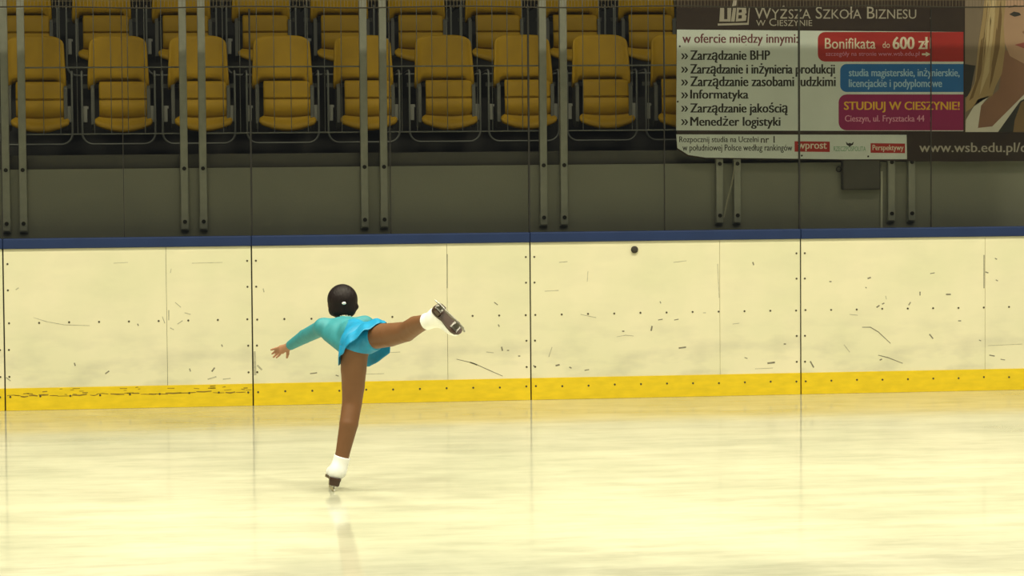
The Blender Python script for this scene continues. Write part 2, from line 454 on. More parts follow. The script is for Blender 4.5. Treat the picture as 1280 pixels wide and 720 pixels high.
# ------------------------------------------------------------------ wire guard rails between the post pairs
BAYS = [(-4.75, -3.757), (-3.574, -2.494), (-2.296, -1.196), (-0.99, 0.118), (0.334, 1.433)]
BAYL = ['thin wire guard rail left of the leftmost post pair', 'thin wire guard rail between the first and second post pairs', 'thin wire guard rail between the second and third post pairs',
        'thin wire guard rail between the third and fourth post pairs', 'thin wire guard rail between the fourth post pair and the banner']
for (a, b), lb in zip(BAYS, BAYL):
    root = empty('guard_rail', (a, 0.36, 1.945), lb, 'railing', 'wire guard rails before the seats')
    for z in (0.0, 0.476, 1.15):
        bm = bmesh.new(); add_tube(bm, [(-0.02, 0, z), (b - a + 0.02, 0, z)], 0.0055, 6); obj('rail', bm, M['wire'], root)
    n = max(2, int(round((b - a) / 0.116)))
    for k in range(1, n):
        bm = bmesh.new(); x = (b - a) * k / n
        add_tube(bm, [(x, 0.004, 0.0), (x, 0.004, 1.15)], 0.0027, 6); obj('bar', bm, M['wire'], root)


# ------------------------------------------------------------------ stadium seats
def shell(rows, nx, zmod, ymod, thick, xo=0.0):
    bm = bmesh.new(); G = []
    for z, y, hw in rows:
        G.append([bm.verts.new((u * hw + xo, y + ymod(u, z), z + zmod(u, z))) for u in np.linspace(-1, 1, nx)])
    for A, B in zip(G, G[1:]):
        for k in range(nx - 1):
            bm.faces.new((A[k], A[k + 1], B[k + 1], B[k]))
    bmesh.ops.recalc_face_normals(bm, faces=bm.faces)
    bmesh.ops.solidify(bm, geom=list(bm.faces), thickness=thick)
    return bm


def make_seat():
    root = empty('stadium_seat', (0, 0, 0), 'seat', 'seat', 'yellow stadium seats')
    rows = [(0.990, 0.075, 0.200), (0.975, 0.066, 0.205), (0.955, 0.061, 0.207), (0.92, 0.055, 0.209), (0.85, 0.040, 0.211), (0.77, 0.024, 0.215), (0.71, 0.012, 0.219),
            (0.685, 0.010, 0.221), (0.668, 0.020, 0.222), (0.655, 0.040, 0.221), (0.640, 0.060, 0.219)]

    def zb(u, z):
        top = -0.034 * abs(u) ** 6 * max(0, min(1, (z - 0.88) / 0.11)) - 0.006 * u * u * max(0, min(1, (z - 0.88) / 0.11))
        ear = -0.055 * max(0, min(1, (abs(u) - 0.74) / 0.12)) * max(0, min(1, (0.72 - z) / 0.06))
        return top + ear
    obj('backrest', shell(rows, 25, zb, lambda u, z: -0.028 * u * u - 0.014 * max(0, abs(u) - 0.85) / 0.15, 0.012), M['seat'], root, True)
    rows = [(0.648, 0.000, 0.170), (0.640, -0.022, 0.174), (0.62, -0.032, 0.177), (0.527, -0.050, 0.177), (0.521, -0.050, 0.177), (0.516, -0.036, 0.177), (0.508, -0.036, 0.177), (0.503, -0.050, 0.177),
            (0.388, -0.050, 0.177), (0.382, -0.040, 0.177), (0.375, -0.034, 0.177), (0.368, -0.040, 0.180), (0.352, -0.046, 0.194), (0.335, -0.072, 0.206), (0.315, -0.098, 0.213),
            (0.292, -0.108, 0.211), (0.272, -0.100, 0.200), (0.266, -0.080, 0.177)]
    obj('seat_pan', shell(rows, 21, lambda u, z: 0.045 * u * u * max(0, min(1, (0.40 - z) / 0.08)), lambda u, z: 0.012 * u * u, 0.010, 0.034), M['seat'], root, True)
    for s in (-1, 1):
        bm = bmesh.new()
        poly = [(-0.045, 0.60), (0.09, 0.66), (0.12, 0.62), (0.10, 0.30), (0.0, 0.285), (-0.05, 0.33)]
        add_prism(bm, poly, lambda p: (s * 0.192 + 0.016, p[0], p[1]), lambda p: (s * 0.218 + 0.016, p[0], p[1]))
        br = obj('hinge_bracket', bm, M['bracket'], root)
        bm = bmesh.new(); add_box(bm, s * 0.247 - 0.016, s * 0.247 + 0.016, -0.035, 0.0, 0.345, 0.465, 0.004)
        add_box(bm, min(s * 0.222, s * 0.26), max(s * 0.222, s * 0.26), -0.030, 0.0, 0.445, 0.463)
        obj('tab', bm, M['tab'], br)
    bm = bmesh.new()
    arc = lambda cx, cz, r, a0, a1: [(cx + r * math.cos(math.radians(a)), -0.055, cz + r * math.sin(math.radians(a))) for a in np.linspace(a0, a1, 7)]
    pts = [(-0.268, 0.44, 0.70), (-0.268, 0.0, 0.72), (-0.268, -0.045, 0.71), (-0.268, -0.055, 0.68)] + arc(-0.188, 0.262, 0.080, 180, 270) + arc(0.188, 0.262, 0.080, 270, 360) + \
          [(0.268, -0.055, 0.68), (0.268, -0.045, 0.71), (0.268, 0.0, 0.72), (0.268, 0.44, 0.70)]
    add_tube(bm, pts, 0.0085, 8)
    obj('support_frame', bm, M['frame'], root, True)
    box('back_bar', -0.268, 0.268, 0.10, 0.13, 0.60, 0.63, M['bracket'], root)
    return root


seat = make_seat()
nth = ['leftmost', 'second from the left', 'third from the left', 'fourth from the left', 'fifth from the left', 'sixth from the left', 'seventh from the left', 'eighth from the left', 'last before the banner']
for r, (y0, z0, xs, nm) in enumerate(((1.10, 1.69, [-3.53, -2.921, -2.33, -1.705, -1.097, -0.485, 0.116, 0.717, 1.325], 'front'),
                                      (1.95, 2.220, [-3.645, -3.04, -2.43, -1.815, -1.205, -0.60, 0.01, 0.625, 1.23], 'upper'))):
    for k, x in enumerate(xs):
        lb = f'yellow folded stadium seat in the {nm} row, {nth[k]}'
        if r == 0 and k == 0:
            seat.location = (x, y0, z0); seat['label'] = lb; seat['group'] = 'yellow seats in the front row'
        else:
            dup(seat, (x, y0, z0), lb, f'yellow seats in the {nm} row')

# ------------------------------------------------------------------ advertising banner
BY = 0.290                                            # its back; printed side faces the ice
bn_root = empty('banner', (at(1062, 199, BY)[0], BY, 1.70), 'large printed school advertising banner hung on the posts above the blue rail', 'banner')
BX, BZ = bn_root.location.x, bn_root.location.z


def bp_(px, py):
    q = at(px, py, BY); return (q[0] - BX, q[2] - BZ)


def flat(name, poly, m, layer, parent=bn_root, px=True, thick=0.0006):
    pts = [bp_(*p) for p in poly] if px else poly
    bm = bmesh.new(); y = -0.004 - layer * 0.0007
    add_prism(bm, pts, lambda p: (p[0], y, p[1]), lambda p: (p[0], y - thick, p[1]))
    return obj(name, bm, m, parent)


def roundrect(x0, y0, x1, y1, r, left=True, right=True):
    pts = []
    for cx, cy, a0, on in ((x0 + r, y0 + r, 180, left), (x1 - r, y0 + r, 270, right), (x1 - r, y1 - r, 0, right), (x0 + r, y1 - r, 90, left)):
        if on:
            pts += [(cx + r * math.cos(math.radians(a)), cy + r * math.sin(math.radians(a))) for a in np.linspace(a0, a0 + 90, 6)]
        else:
            pts.append((x0 if cx < (x0 + x1) / 2 else x1, y0 if cy < (y0 + y1) / 2 else y1))
    return pts


def lettering(body, x0, x1, ytop, ybot, m, layer, bold=0.0, parent=bn_root, shear=0.0, caps=False):
    """text whose inked box spans photo x0..x1, ytop..ybot"""
    cu = bpy.data.curves.new('lettering', 'FONT'); cu.body = body; cu.size = 1.0; cu.shear = shear
    cu.resolution_u = 3
    if caps:
        cu.small_caps_scale = 0.78
        for k, ch in enumerate(body):
            cu.body_format[k].use_small_caps = True
    t = bpy.data.objects.new('t', cu); COL.objects.link(t)
    dg = bpy.context.evaluated_depsgraph_get()
    me = bpy.data.meshes.new_from_object(t.evaluated_get(dg))
    bpy.data.objects.remove(t)
    n = len(me.vertices); co = np.empty(n * 3); me.vertices.foreach_get('co', co); co = co.reshape(-1, 3)
    lo, hi = co.min(0), co.max(0)
    u = (co[:, 0] - lo[0]) / (hi[0] - lo[0]); v = (co[:, 1] - lo[1]) / (hi[1] - lo[1])
    a = np.array(bp_(x0, ybot)); bb = np.array(bp_(x1, ybot)); c = np.array(bp_(x0, ytop))
    P = a[None] + u[:, None] * (bb - a)[None] + v[:, None] * (c - a)[None]
    out = np.stack([P[:, 0], np.full(n, -0.004 - layer * 0.0007), P[:, 1]], 1)
    me.vertices.foreach_set('co', out.ravel()); me.materials.clear(); me.update()
    if bold:                                          # heavier strokes: the letters thickened sideways
        e = bold * 1.15 * (bp_(0, ytop)[1] - bp_(0, ybot)[1])
        bm = bmesh.new()
        for dx in (-e, 0, e):
            k0 = len(bm.verts); bm.from_mesh(me); bm.verts.ensure_lookup_table()
            for v in bm.verts[k0:]: v.co.x += dx; v.co.y += dx * 0.01
        bm.to_mesh(me); bm.free()
    return link('lettering', me, m, parent)


def pm(name, r, g, b, rough=0.55):
    return mat('print_' + name, srgb(r, g, b), rough, var=0.06, scale=5)


BR = pm('brown', 52, 38, 31); WH = pm('white', 222, 230, 226); RD = pm('red', 178, 42, 38); BLU = pm('blue', 36, 112, 186); PU = pm('purple', 156, 32, 96)
INK = pm('ink', 44, 40, 38); RINK = pm('redink', 112, 52, 60); GO = pm('gold', 245, 190, 60); LT = pm('light', 235, 225, 205); PK = pm('pink', 235, 160, 190); LB = pm('lightblue', 170, 210, 240)
TA = pm('taupe', 136, 120, 102); GR = pm('green', 120, 170, 130); SIL = pm('silver', 184, 176, 162)
sheet = [(845, -75), (1420, -95), (1420, 200), (1200, 202), (1060, 200.5), (880, 198.5), (858, 195), (846, 187)]
bm = bmesh.new()
pts = [bp_(*p) for p in sheet]
add_prism(bm, pts, lambda p: (p[0], 0.0, p[1]), lambda p: (p[0], -0.004, p[1]))
obj('sheet', bm, BR, bn_root)
flat('offer_panel', [(846, 37), (1204, 40), (1204, 164), (845, 163)], WH, 1)
flat('rating_panel', [(845, 168), (1133, 168.5), (1133.5, 199), (1060, 199.2), (882, 197), (860, 193.5), (846.5, 185)], WH, 1)
red = flat('red_box', roundrect(1022, 40, 1204, 77, 9, True, False), RD, 2)
blue = flat('blue_box', roundrect(1050, 80, 1204, 115, 8, True, False), BLU, 2)
pur = flat('purple_box', roundrect(1048, 118, 1204, 163, 10, True, False), PU, 2)
# emblem on the dark band
for q in ([(900, 10), (905, 10), (905, 24), (909, 24), (909, 10), (914, 10), (913, 27), (899, 27)], [(916, 10), (920, 10), (918, 27), (913.5, 27)],
          [(921, 9), (932, 8), (933, 16), (931, 18), (933, 20), (932, 26), (919.5, 27)], [(918, -8), (922, -12), (920, 7), (915, 8)]):
    flat('emblem_mark', q, SIL, 2)
for q in ([(923.5, 12), (927, 12), (927, 15.5), (923, 16)], [(923, 19), (927, 19), (927, 23), (922.5, 23.5)]):
    flat('emblem_mark', q, BR, 3)
flat('emblem_mark', [(897, 29.5), (934, 28.5), (936, 9), (937, 9), (935.5, 31), (897, 32)], SIL, 2)
lettering('Wyższa Szkoła Biznesu', 943, 1145, 7, 23.5, SIL, 2, 0.0, caps=True)
lettering('w Cieszynie', 945, 1015, 23, 32.5, SIL, 2, 0.0, caps=True)
lettering('w ofercie między innymi:', 853, 997, 42, 57.5, RINK, 2, 0.02)
ROWS = [('Zarządzanie BHP', 863, 962, 63, 78.5), ('Zarządzanie i inżynieria produkcji', 863, 1043, 79, 96), ('Zarządzanie zasobami ludzkimi', 863, 1044, 95.5, 111.5),
        ('Informatyka', 863, 935, 112, 127), ('Zarządzanie jakością', 863, 984, 128, 144.5), ('Menedżer logistyki', 863, 975, 145, 161)]
for s, x0, x1, a, b in ROWS:
    lettering(s, x0, x1, a, b, INK, 2, 0.03)
    c = (a + b) / 2 - 0.3
    for dx in (0, 4):
        flat('bullet', [(851 + dx, c - 3.6), (853.2 + dx, c - 3.6), (856 + dx, c), (853.2 + dx, c + 3.6), (851 + dx, c + 3.6), (853.6 + dx, c)], INK, 2)
lettering('Bonifikata', 1031, 1094, 47.5, 61, LT, 3, 0.012, red)
lettering('do', 1103, 1112, 52, 60, LT, 3, 0.0, red)
lettering('600 zł', 1116, 1160, 46, 61.5, LT, 3, 0.035, red)
lettering('szczegóły na stronie www.wsb.edu.pl', 1032, 1149, 64.5, 71.5, PK, 3, 0.004, red)
flat('arrow', [(1152, 66.7), (1157, 66.7), (1157, 64.8), (1163, 67.8), (1157, 70.8), (1157, 69), (1152, 69)], LT, 3, red)
lettering('studia magisterskie, inżynierskie,', 1061, 1199, 85, 98.5, LB, 3, 0.018, blue)
lettering('licencjackie i podyplomowe', 1061, 1177, 99, 112, LB, 3, 0.018, blue)
lettering('STUDIUJ W CIESZYNIE!', 1055, 1199, 127, 140.5, GO, 3, 0.025, pur)
lettering('Cieszyn, ul. Frysztacka 44', 1056, 1155, 144, 154.5, PK, 3, 0.015, pur)
lettering('Rozpocznij studia na Uczelni', 849, 948, 170.5, 180, INK, 2, 0.012)
lettering('nr 1', 951, 968, 170, 178.5, INK, 2, 0.02)
lettering('w południowej Polsce według rankingów', 853, 990, 180.5, 191, INK, 2, 0.012)
rb = flat('red_box', [(993, 176.5), (1037, 177), (1037, 190), (993, 189.5)], RD, 2)
lettering('wprost', 997, 1033, 178.5, 189, LT, 3, 0.02, rb)
lettering('RZECZPOSPOLITA', 1042, 1082, 183, 189, GR, 2, 0.01)
flat('emblem_mark', [(1057, 177), (1060, 179.5), (1062, 178.5), (1064, 179.5), (1067, 177), (1066, 181), (1063.5, 182.2), (1062, 184), (1060.5, 182.2), (1058, 181)], INK, 2)
rb = flat('red_box', [(1088, 179), (1131, 179.5), (1131, 191.5), (1088, 191)], RD, 2)
lettering('Perspektywy', 1090.5, 1129, 181, 190, LT, 3, 0.015, rb)
lettering('www.wsb.edu.pl/cieszyn', 1149, 1326, 178, 194, SIL, 2, 0.015)
for ex, ey_ in ((849.5, 58), (847, 127), (1002, 194.5), (1085, 195.5)):
    flat('eyelet', [(ex + 1.3 * math.cos(a), ey_ + 1.3 * math.sin(a)) for a in np.linspace(0, 5.5, 8)], INK, 2)
# portrait print
port = flat('portrait', [(1206, -70), (1415, -90), (1415, 166), (1206, 165)], TA, 1)
HA = pm('hair', 176, 150, 106); HD = pm('hairshade', 128, 102, 66); HL = pm('hairlight', 204, 182, 140); SK = pm('skin', 190, 154, 128); SKD = pm('skinshade', 150, 110, 88); CL = pm('collar', 226, 222, 210); JK = pm('jacket', 52, 50, 48); LIPS = pm('lips', 160, 84, 78)
flat('jacket', [(1205.5, 80), (1219, 82), (1212, 118), (1206, 122)], JK, 2, port)
flat('face', [(1252, -30), (1320, -40), (1335, 20), (1318, 70), (1288, 84), (1262, 70), (1250, 40)], SK, 3, port)
flat('neck', [(1256, 62), (1290, 80), (1312, 70), (1306, 112), (1262, 165), (1222, 165), (1226, 132), (1248, 112)], SKD, 2, port)
flat('collar', [(1207, 150), (1222, 124), (1236, 120), (1226, 132), (1222, 160), (1240, 158), (1286, 112), (1300, 106), (1276, 165), (1206.5, 165)], CL, 4, port)
flat('jacket', [(1247, 165), (1275, 126), (1310, 110), (1415, 140), (1415, 165.5)], JK, 5, port)
flat('hair', [(1237, -60), (1290, -68), (1258, -10), (1254, 30), (1256, 62), (1252, 92), (1244, 108), (1240, 120), (1230, 124), (1207, 140), (1207, 124), (1218, 104), (1222, 60), (1228, 20)], HA, 4, port)
for q, mm in (([(1242, -20), (1247, -20), (1240, 40), (1236, 90), (1224, 120), (1230, 80), (1234, 30)], HL), ([(1250, 0), (1252, 20), (1249, 60), (1240, 100), (1236, 112), (1240, 80), (1246, 40)], HD),
              ([(1226, 50), (1230, 46), (1226, 92), (1216, 122), (1211, 126), (1220, 100)], HD), ([(1234, -10), (1237, -12), (1232, 40), (1229, 60)], HL)):
    flat('hair', q, mm, 5, port)
for k in range(14):
    xa = 1226 + 22 * rng.random(); xb = xa - 8 + 4 * rng.random(); wd = 0.5 + 0.9 * rng.random(); y0 = -30 + 80 * rng.random(); y1 = min(118, y0 + 40 + 40 * rng.random())
    flat('hair', [(xa, y0), (xa + wd, y0 + 6), ((xa + xb) / 2 + wd + 1, (y0 + y1) / 2), (xb, y1), ((xa + xb) / 2 + 1, (y0 + y1) / 2)], (HL, HD, HA)[k % 3], 6, port)
flat('hair', [(1268, 150), (1276, 128), (1290, 120), (1300, 165), (1266, 165)], HD, 6, port)
flat('eye', [(1261, 18), (1267, 14.5), (1274, 16), (1276, 19), (1268, 21)], JK, 4, port)
flat('eyebrow', [(1259, 10), (1268, 6), (1278, 9), (1268, 9)], HD, 4, port)
flat('nose', [(1284, 20), (1288, 40), (1280, 43), (1277, 40), (1283, 36)], SKD, 4, port)
flat('mouth', [(1268, 56), (1280, 53), (1294, 56), (1281, 61)], LIPS, 4, port)

# ------------------------------------------------------------------ bits on the grey wall
q = at(1076, 218, 0.32)
rt = empty('wall_box', (q[0], 0.35, q[2]), 'dark grey box on the wall half behind the bottom edge of the banner', 'box')
box('housing', -0.145, 0.145, -0.05, 0.0, -0.115, 0.12, mat('box_grey', (0.070, 0.066, 0.055, 1), 0.6, var=0.1), rt, 0.008)
box('lid', -0.138, 0.138, -0.056, -0.05, -0.108, 0.113, mat('lid_grey', (0.085, 0.08, 0.066, 1), 0.6, var=0.1), rt, 0.004)
bm = bmesh.new()
add_tube(bm, [(-0.168 + 0.018 * math.cos(a), -0.03, 0.04 + 0.018 * math.sin(a)) for a in np.linspace(0, 2 * math.pi, 15)], 0.005, 6, False)
add_tube(bm, [(-0.152, -0.03, 0.04), (-0.142, -0.03, 0.04)], 0.006, 6)
obj('latch_ring', bm, M['dark'], rt)
a, b = at(1102, 214, 0.335), at(1102, 284, 0.335)
bm = bmesh.new(); add_tube(bm, [(a[0], 0.338, a[2]), (a[0], 0.338, 0.9)], 0.009, 8)
tag(obj('conduit_pipe', bm, mat('conduit_white', (0.55, 0.55, 0.45, 1), 0.5)), 'thin pale vertical pipe on the grey wall right of the dark box', 'pipe')
bm = bmesh.new()
pts = [at(919, 202, 0.28), at(915, 228, 0.283), at(909, 252, 0.283), at(905, 272, 0.285)]
add_tube(bm, [tuple(p) for p in pts], 0.006, 6)
tag(obj('cord', bm, mat('cord_pale', (0.36, 0.35, 0.26, 1), 0.7)), 'pale cord hanging slantwise from the banner across a post pair', 'cord')


# ------------------------------------------------------------------ skater
GRD = np.array([-1.8268, -5.0239, 0.0])
FH = np.array([math.sin(YAW), math.cos(YAW), 0.0])       # horizontal viewing direction
D0 = float((GRD - CPOS) @ FH)


def S(px, py, dep):
    """body joint, relative to the blade's contact point: photo position and distance behind that point"""
    d = FW * FPX + RT * (px - 640) - UP * (py - 360)
    return CPOS + d * ((D0 + dep) / (d @ FH)) - GRD


def nrm(v):
    v = np.asarray(v, float); return v / np.linalg.norm(v)


def sd_cone(P, a, ra, b, rb):
    a, b = np.asarray(a), np.asarray(b)
    ba = b - a; t = np.clip(((P - a) @ ba) / (ba @ ba), 0, 1)
    return np.linalg.norm(P - a - t[..., None] * ba, axis=-1) - (ra + (rb - ra) * t)


def sd_ell(P, c, r, R):
    q = (P - np.asarray(c)) @ np.asarray(R).T
    r = np.asarray(r)
    k0 = np.linalg.norm(q / r, axis=-1); k1 = np.linalg.norm(q / (r * r), axis=-1) + 1e-9
    return k0 * (k0 - 1) / k1


I3 = np.eye(3)


def prim_d(P, p):
    return sd_cone(P, *p['g']) if p['t'] == 'c' else sd_ell(P, *p['g'])


def C(a, ra, b, rb, k=0.02, m=0):
    return dict(t='c', g=(np.asarray(a), ra, np.asarray(b), rb), k=k, m=m)


def E(c, r, R=I3, k=0.02, m=0):
    return dict(t='e', g=(np.asarray(c), r, np.asarray(R)), k=k, m=m)


def sdf_mesh(name, prims, vox, cuts=(), nmat=1, smooth=0):
    """one closed surface around smoothly joined prims; cuts: (point, normal) keeps the side the normal points away from"""
    lo = np.full(3, 1e9); hi = -lo; bbs = []
    for p in prims:
        if p['t'] == 'c':
            a, ra, b, rb = p['g']; l = np.minimum(a - ra, b - rb); h = np.maximum(a + ra, b + rb)
        else:
            c, r, R = p['g']; rr = max(r); l = c - rr; h = c + rr
        pad = p['k'] + 3 * vox
        bbs.append((l - pad, h + pad)); lo = np.minimum(lo, l - pad); hi = np.maximum(hi, h + pad)
    n = np.ceil((hi - lo) / vox).astype(int) + 1
    V = np.full(n, 1.0, np.float32)
    ax = [lo[i] + vox * np.arange(n[i]) for i in range(3)]
    for p, (l, h) in zip(prims, bbs):
        i0 = np.maximum(((l - lo) / vox).astype(int), 0); i1 = np.minimum(((h - lo) / vox).astype(int) + 2, n)
        sl = tuple(slice(i0[i], i1[i]) for i in range(3))
        P = np.stack(np.meshgrid(*[ax[i][sl[i]] for i in range(3)], indexing='ij'), -1)
        d = prim_d(P, p).astype(np.float32); o = V[sl]; k = p['k']
        hh = np.maximum(k - np.abs(d - o), 0) / k
        V[sl] = np.minimum(d, o) - hh * hh * k * 0.25
    if cuts:
        P = np.stack(np.meshgrid(*ax, indexing='ij'), -1)
        for c in cuts:
            if callable(c):
                V = np.maximum(V, c(P).astype(np.float32))
            else:
                V = np.maximum(V, ((P - c[0]) @ nrm(c[1])).astype(np.float32))
    V[0] = V[-1] = 1; V[:, 0] = V[:, -1] = 1; V[:, :, 0] = V[:, :, -1] = 1
    ins = V < 0
    s = sum(ins[i:n[0] - 1 + i, j:n[1] - 1 + j, k:n[2] - 1 + k].astype(np.int8) for i in (0, 1) for j in (0, 1) for k in (0, 1))
    cells = np.argwhere((s > 0) & (s < 8))
    idx = np.full(np.array(n) - 1, -1, np.int64); idx[tuple(cells.T)] = np.arange(len(cells))
    acc = np.zeros((len(cells), 3)); cnt = np.zeros(len(cells))
    cr = [(i, j, k) for i in (0, 1) for j in (0, 1) for k in (0, 1)]
    for a in cr:
        for axis in range(3):
            if a[axis]: continue
            b = list(a); b[axis] = 1
            va = V[tuple((cells + a).T)]; vb = V[tuple((cells + b).T)]
            mk = (va < 0) != (vb < 0)
            t = np.where(mk, va / np.where(mk, va - vb, 1), 0)
            pt = np.tile(np.array(a, float), (len(cells), 1)); pt[:, axis] = t
            acc[mk] += pt[mk]; cnt[mk] += 1
    verts = lo + vox * (cells + acc / cnt[:, None])
    faces = []
    for axis in range(3):
        b_, c_ = (axis + 1) % 3, (axis + 2) % 3
        A = np.moveaxis(ins, (axis, b_, c_), (0, 1, 2))
        for flip in (0, 1):
            e = (A[:-1] & ~A[1:]) if not flip else (~A[:-1] & A[1:])
            e[:, 0] = e[:, -1] = False; e[:, :, 0] = e[:, :, -1] = False
            q = np.argwhere(e)
            if not len(q): continue
            I = np.moveaxis(idx, (axis, b_, c_), (0, 1, 2))
            f = np.stack([I[q[:, 0], q[:, 1] - 1, q[:, 2] - 1], I[q[:, 0], q[:, 1], q[:, 2] - 1], I[q[:, 0], q[:, 1], q[:, 2]], I[q[:, 0], q[:, 1] - 1, q[:, 2]]], 1)
            faces.append(f if not flip else f[:, ::-1])
    F = np.concatenate(faces)
    F = F[(F >= 0).all(1)]
    if smooth:
        ed = np.concatenate([F[:, [k, (k + 1) % 4]] for k in range(4)])
        deg = np.bincount(ed.ravel(), minlength=len(verts)).astype(float)[:, None]
        for _ in range(smooth):
            sm = np.zeros_like(verts)
            np.add.at(sm, ed[:, 0], verts[ed[:, 1]]); np.add.at(sm, ed[:, 1], verts[ed[:, 0]])
            verts = verts * 0.5 + 0.5 * sm / np.maximum(deg, 1)
    me = bpy.data.meshes.new(name)
    me.vertices.add(len(verts)); me.vertices.foreach_set('co', verts.ravel())
    me.loops.add(len(F) * 4); me.loops.foreach_set('vertex_index', F.ravel().astype(np.int32))
    me.polygons.add(len(F)); me.polygons.foreach_set('loop_start', np.arange(0, len(F) * 4, 4, dtype=np.int32))
    me.update(calc_edges=True); me.validate()
    if nmat > 1:
        cen = verts[F].mean(1)
        best = np.full(len(F), 1e9); mi = np.zeros(len(F), np.int32)
        for p in prims:
            d = prim_d(cen, p); u = d < best; best[u] = d[u]; mi[u] = p['m']
        me.polygons.foreach_set('material_index', mi)
    return me


TIGHT = mat('tights_tan', srgb(118, 80, 50), 0.5, var=0.08, scale=14, spec=0.4)
SKIN = mat('skin', srgb(168, 122, 92), 0.5, var=0.06, scale=20, spec=0.4)
TURQ = mat('dress_turquoise', srgb(18, 142, 190), 0.5, var=0.16, scale=22, bump=0.15, bscale=90)
MESHF = mat('dress_mesh_teal', srgb(50, 140, 150), 0.6, var=0.12, scale=30, bump=0.1, bscale=200)
TDARK = mat('skirt_lining', srgb(16, 120, 165), 0.6, var=0.1, scale=20)
HAIR = mat('hair_dark', srgb(27, 17, 17), 0.55, spec=0.25, var=0.35, scale=12, bump=0.35, bscale=40, stretch=(3, 1, 1))
BOOT = mat('boot_white', srgb(252, 252, 250), 0.38, var=0.03, scale=8)
SOLE = mat('boot_sole', srgb(70, 48, 36), 0.35, var=0.2, scale=20)
STEEL = mat('blade_steel', (0.42, 0.40, 0.36, 1), 0.30, metal=1.0)
PALE = mat('collar_pale', srgb(190, 190, 160), 0.6, var=0.3, scale=60)

# joints
pel = S(453, 423, 0.03); hipL = S(443.5, 432, 0.01); hipR = S(467, 420.5, -0.01)
knL = S(440, 504, 0.035); anL = S(428, 568, 0.0); anLb = S(422.5, 592, -0.005)
tmR = S(488, 418.5, -0.16); knR = S(508, 414.5, -0.29); clR = S(519, 407, -0.39); anR = S(532, 402, -0.51)
waist = S(443, 415, 0.15); chest = S(432, 410.5, 0.27); neckb = S(430, 403.5, 0.36); headc = S(428, 377.5, 0.43)
shL = S(404, 409, 0.31); elL = S(381, 420.5, 0.51); wrL = S(361, 433, 0.66)
shR = S(456, 405.5, 0.35); elR = S(478, 413, 0.54); wrR = S(498, 417, 0.70)
Ax = nrm(neckb - pel); Rx = nrm(np.cross(Ax, [0, 0, 1.0])); Bx = np.cross(Rx, Ax)      # torso frame: along, right, back side
TF = np.stack([Rx, Bx, Ax])
Hf = nrm(FH * 0.97 + np.array([-0.10, 0, 0.05])); Hr = nrm(np.cross(Hf, [0, 0, 1.0])); Hu = np.cross(Hr, Hf)
HF = np.stack([Hr, Hf, Hu])


def hd(x, y, z):
    return headc + Hr * x + Hf * y + Hu * z


P = [E(pel, (0.098, 0.074, 0.085), TF, 0.03, 0), C(pel, 0.07, waist, 0.06, 0.03, 0),
     E(waist, (0.078, 0.056, 0.08), TF, 0.03, 1), E(chest, (0.088, 0.050, 0.100), TF, 0.03, 1), C(chest, 0.044, neckb, 0.032, 0.02, 1),
     C(shL, 0.038, S(431, 407, 0.33), 0.037, 0.02, 1), C(shR, 0.036, S(431, 407, 0.33), 0.037, 0.02, 1),
     C(neckb, 0.032, headc - Hu * 0.055 - Hf * 0.01, 0.036, 0.02, 1),
     # standing leg
     C(hipL, 0.076, S(442, 462, 0.03), 0.069, 0.03, 0), C(S(442, 462, 0.03), 0.069, S(441.5, 484, 0.035), 0.061, 0.004, 0), C(S(441.5, 484, 0.035), 0.061, knL, 0.0535, 0.004, 0),
     C(knL, 0.0535, S(436, 530, 0.0), 0.0505, 0.004, 0), C(S(436, 530, 0.0), 0.0505, anL, 0.038, 0.004, 0), C(anL, 0.038, anLb, 0.034, 0.004, 0),
     # raised leg
     C(hipR, 0.068, tmR, 0.0625, 0.03, 0), C(tmR, 0.0625, knR, 0.053, 0.004, 0), C(knR, 0.053, clR, 0.0495, 0.004, 0), C(clR, 0.0495, anR, 0.038, 0.004, 0), C(anR, 0.038, S(544, 398, -0.575), 0.030, 0.004, 0),
     # arms
     C(shL, 0.036, elL, 0.030, 0.02, 1), C(elL, 0.030, wrL, 0.0205, 0.004, 1), C(shR, 0.036, elR, 0.030, 0.02, 1), C(elR, 0.030, wrR, 0.0205, 0.004, 1),
     # head and face
     E(hd(0, -0.008, 0.018), (0.070, 0.084, 0.076), HF, 0.02, 1), E(hd(0, 0.030, -0.035), (0.052, 0.050, 0.058), HF, 0.02, 1), E(hd(0, 0.066, -0.078), (0.020, 0.016, 0.014), HF, 0.015, 1),
     C(hd(0, 0.080, 0.0), 0.007, hd(0, 0.092, -0.030), 0.010, 0.008, 1), C(hd(-0.028, 0.072, 0.012), 0.007, hd(0.028, 0.072, 0.012), 0.007, 0.01, 1),
     C(hd(-0.016, 0.074, -0.053), 0.006, hd(0.016, 0.074, -0.053), 0.006, 0.004, 1), C(hd(-0.014, 0.073, -0.062), 0.0065, hd(0.014, 0.073, -0.062), 0.0065, 0.004, 1),
     E(hd(-0.073, 0.004, -0.012), (0.009, 0.017, 0.026), HF, 0.006, 1), E(hd(0.073, 0.004, -0.012), (0.009, 0.017, 0.026), HF, 0.006, 1)]


def hand(pts_palm, fingers, thumb):
    a, b, c = pts_palm
    P.append(C(a, 0.019, b, 0.016, 0.012, 1)); P.append(C(a, 0.018, c, 0.015, 0.012, 1)); P.append(C(b, 0.013, c, 0.013, 0.012, 1))
    for f in fingers + [thumb]:
        r = 0.0100 if f is thumb else 0.0085
        P.append(C(f[0], r, f[1], r * 0.92, 0.005, 1)); P.append(C(f[1], r * 0.92, f[2], r * 0.74, 0.004, 1))


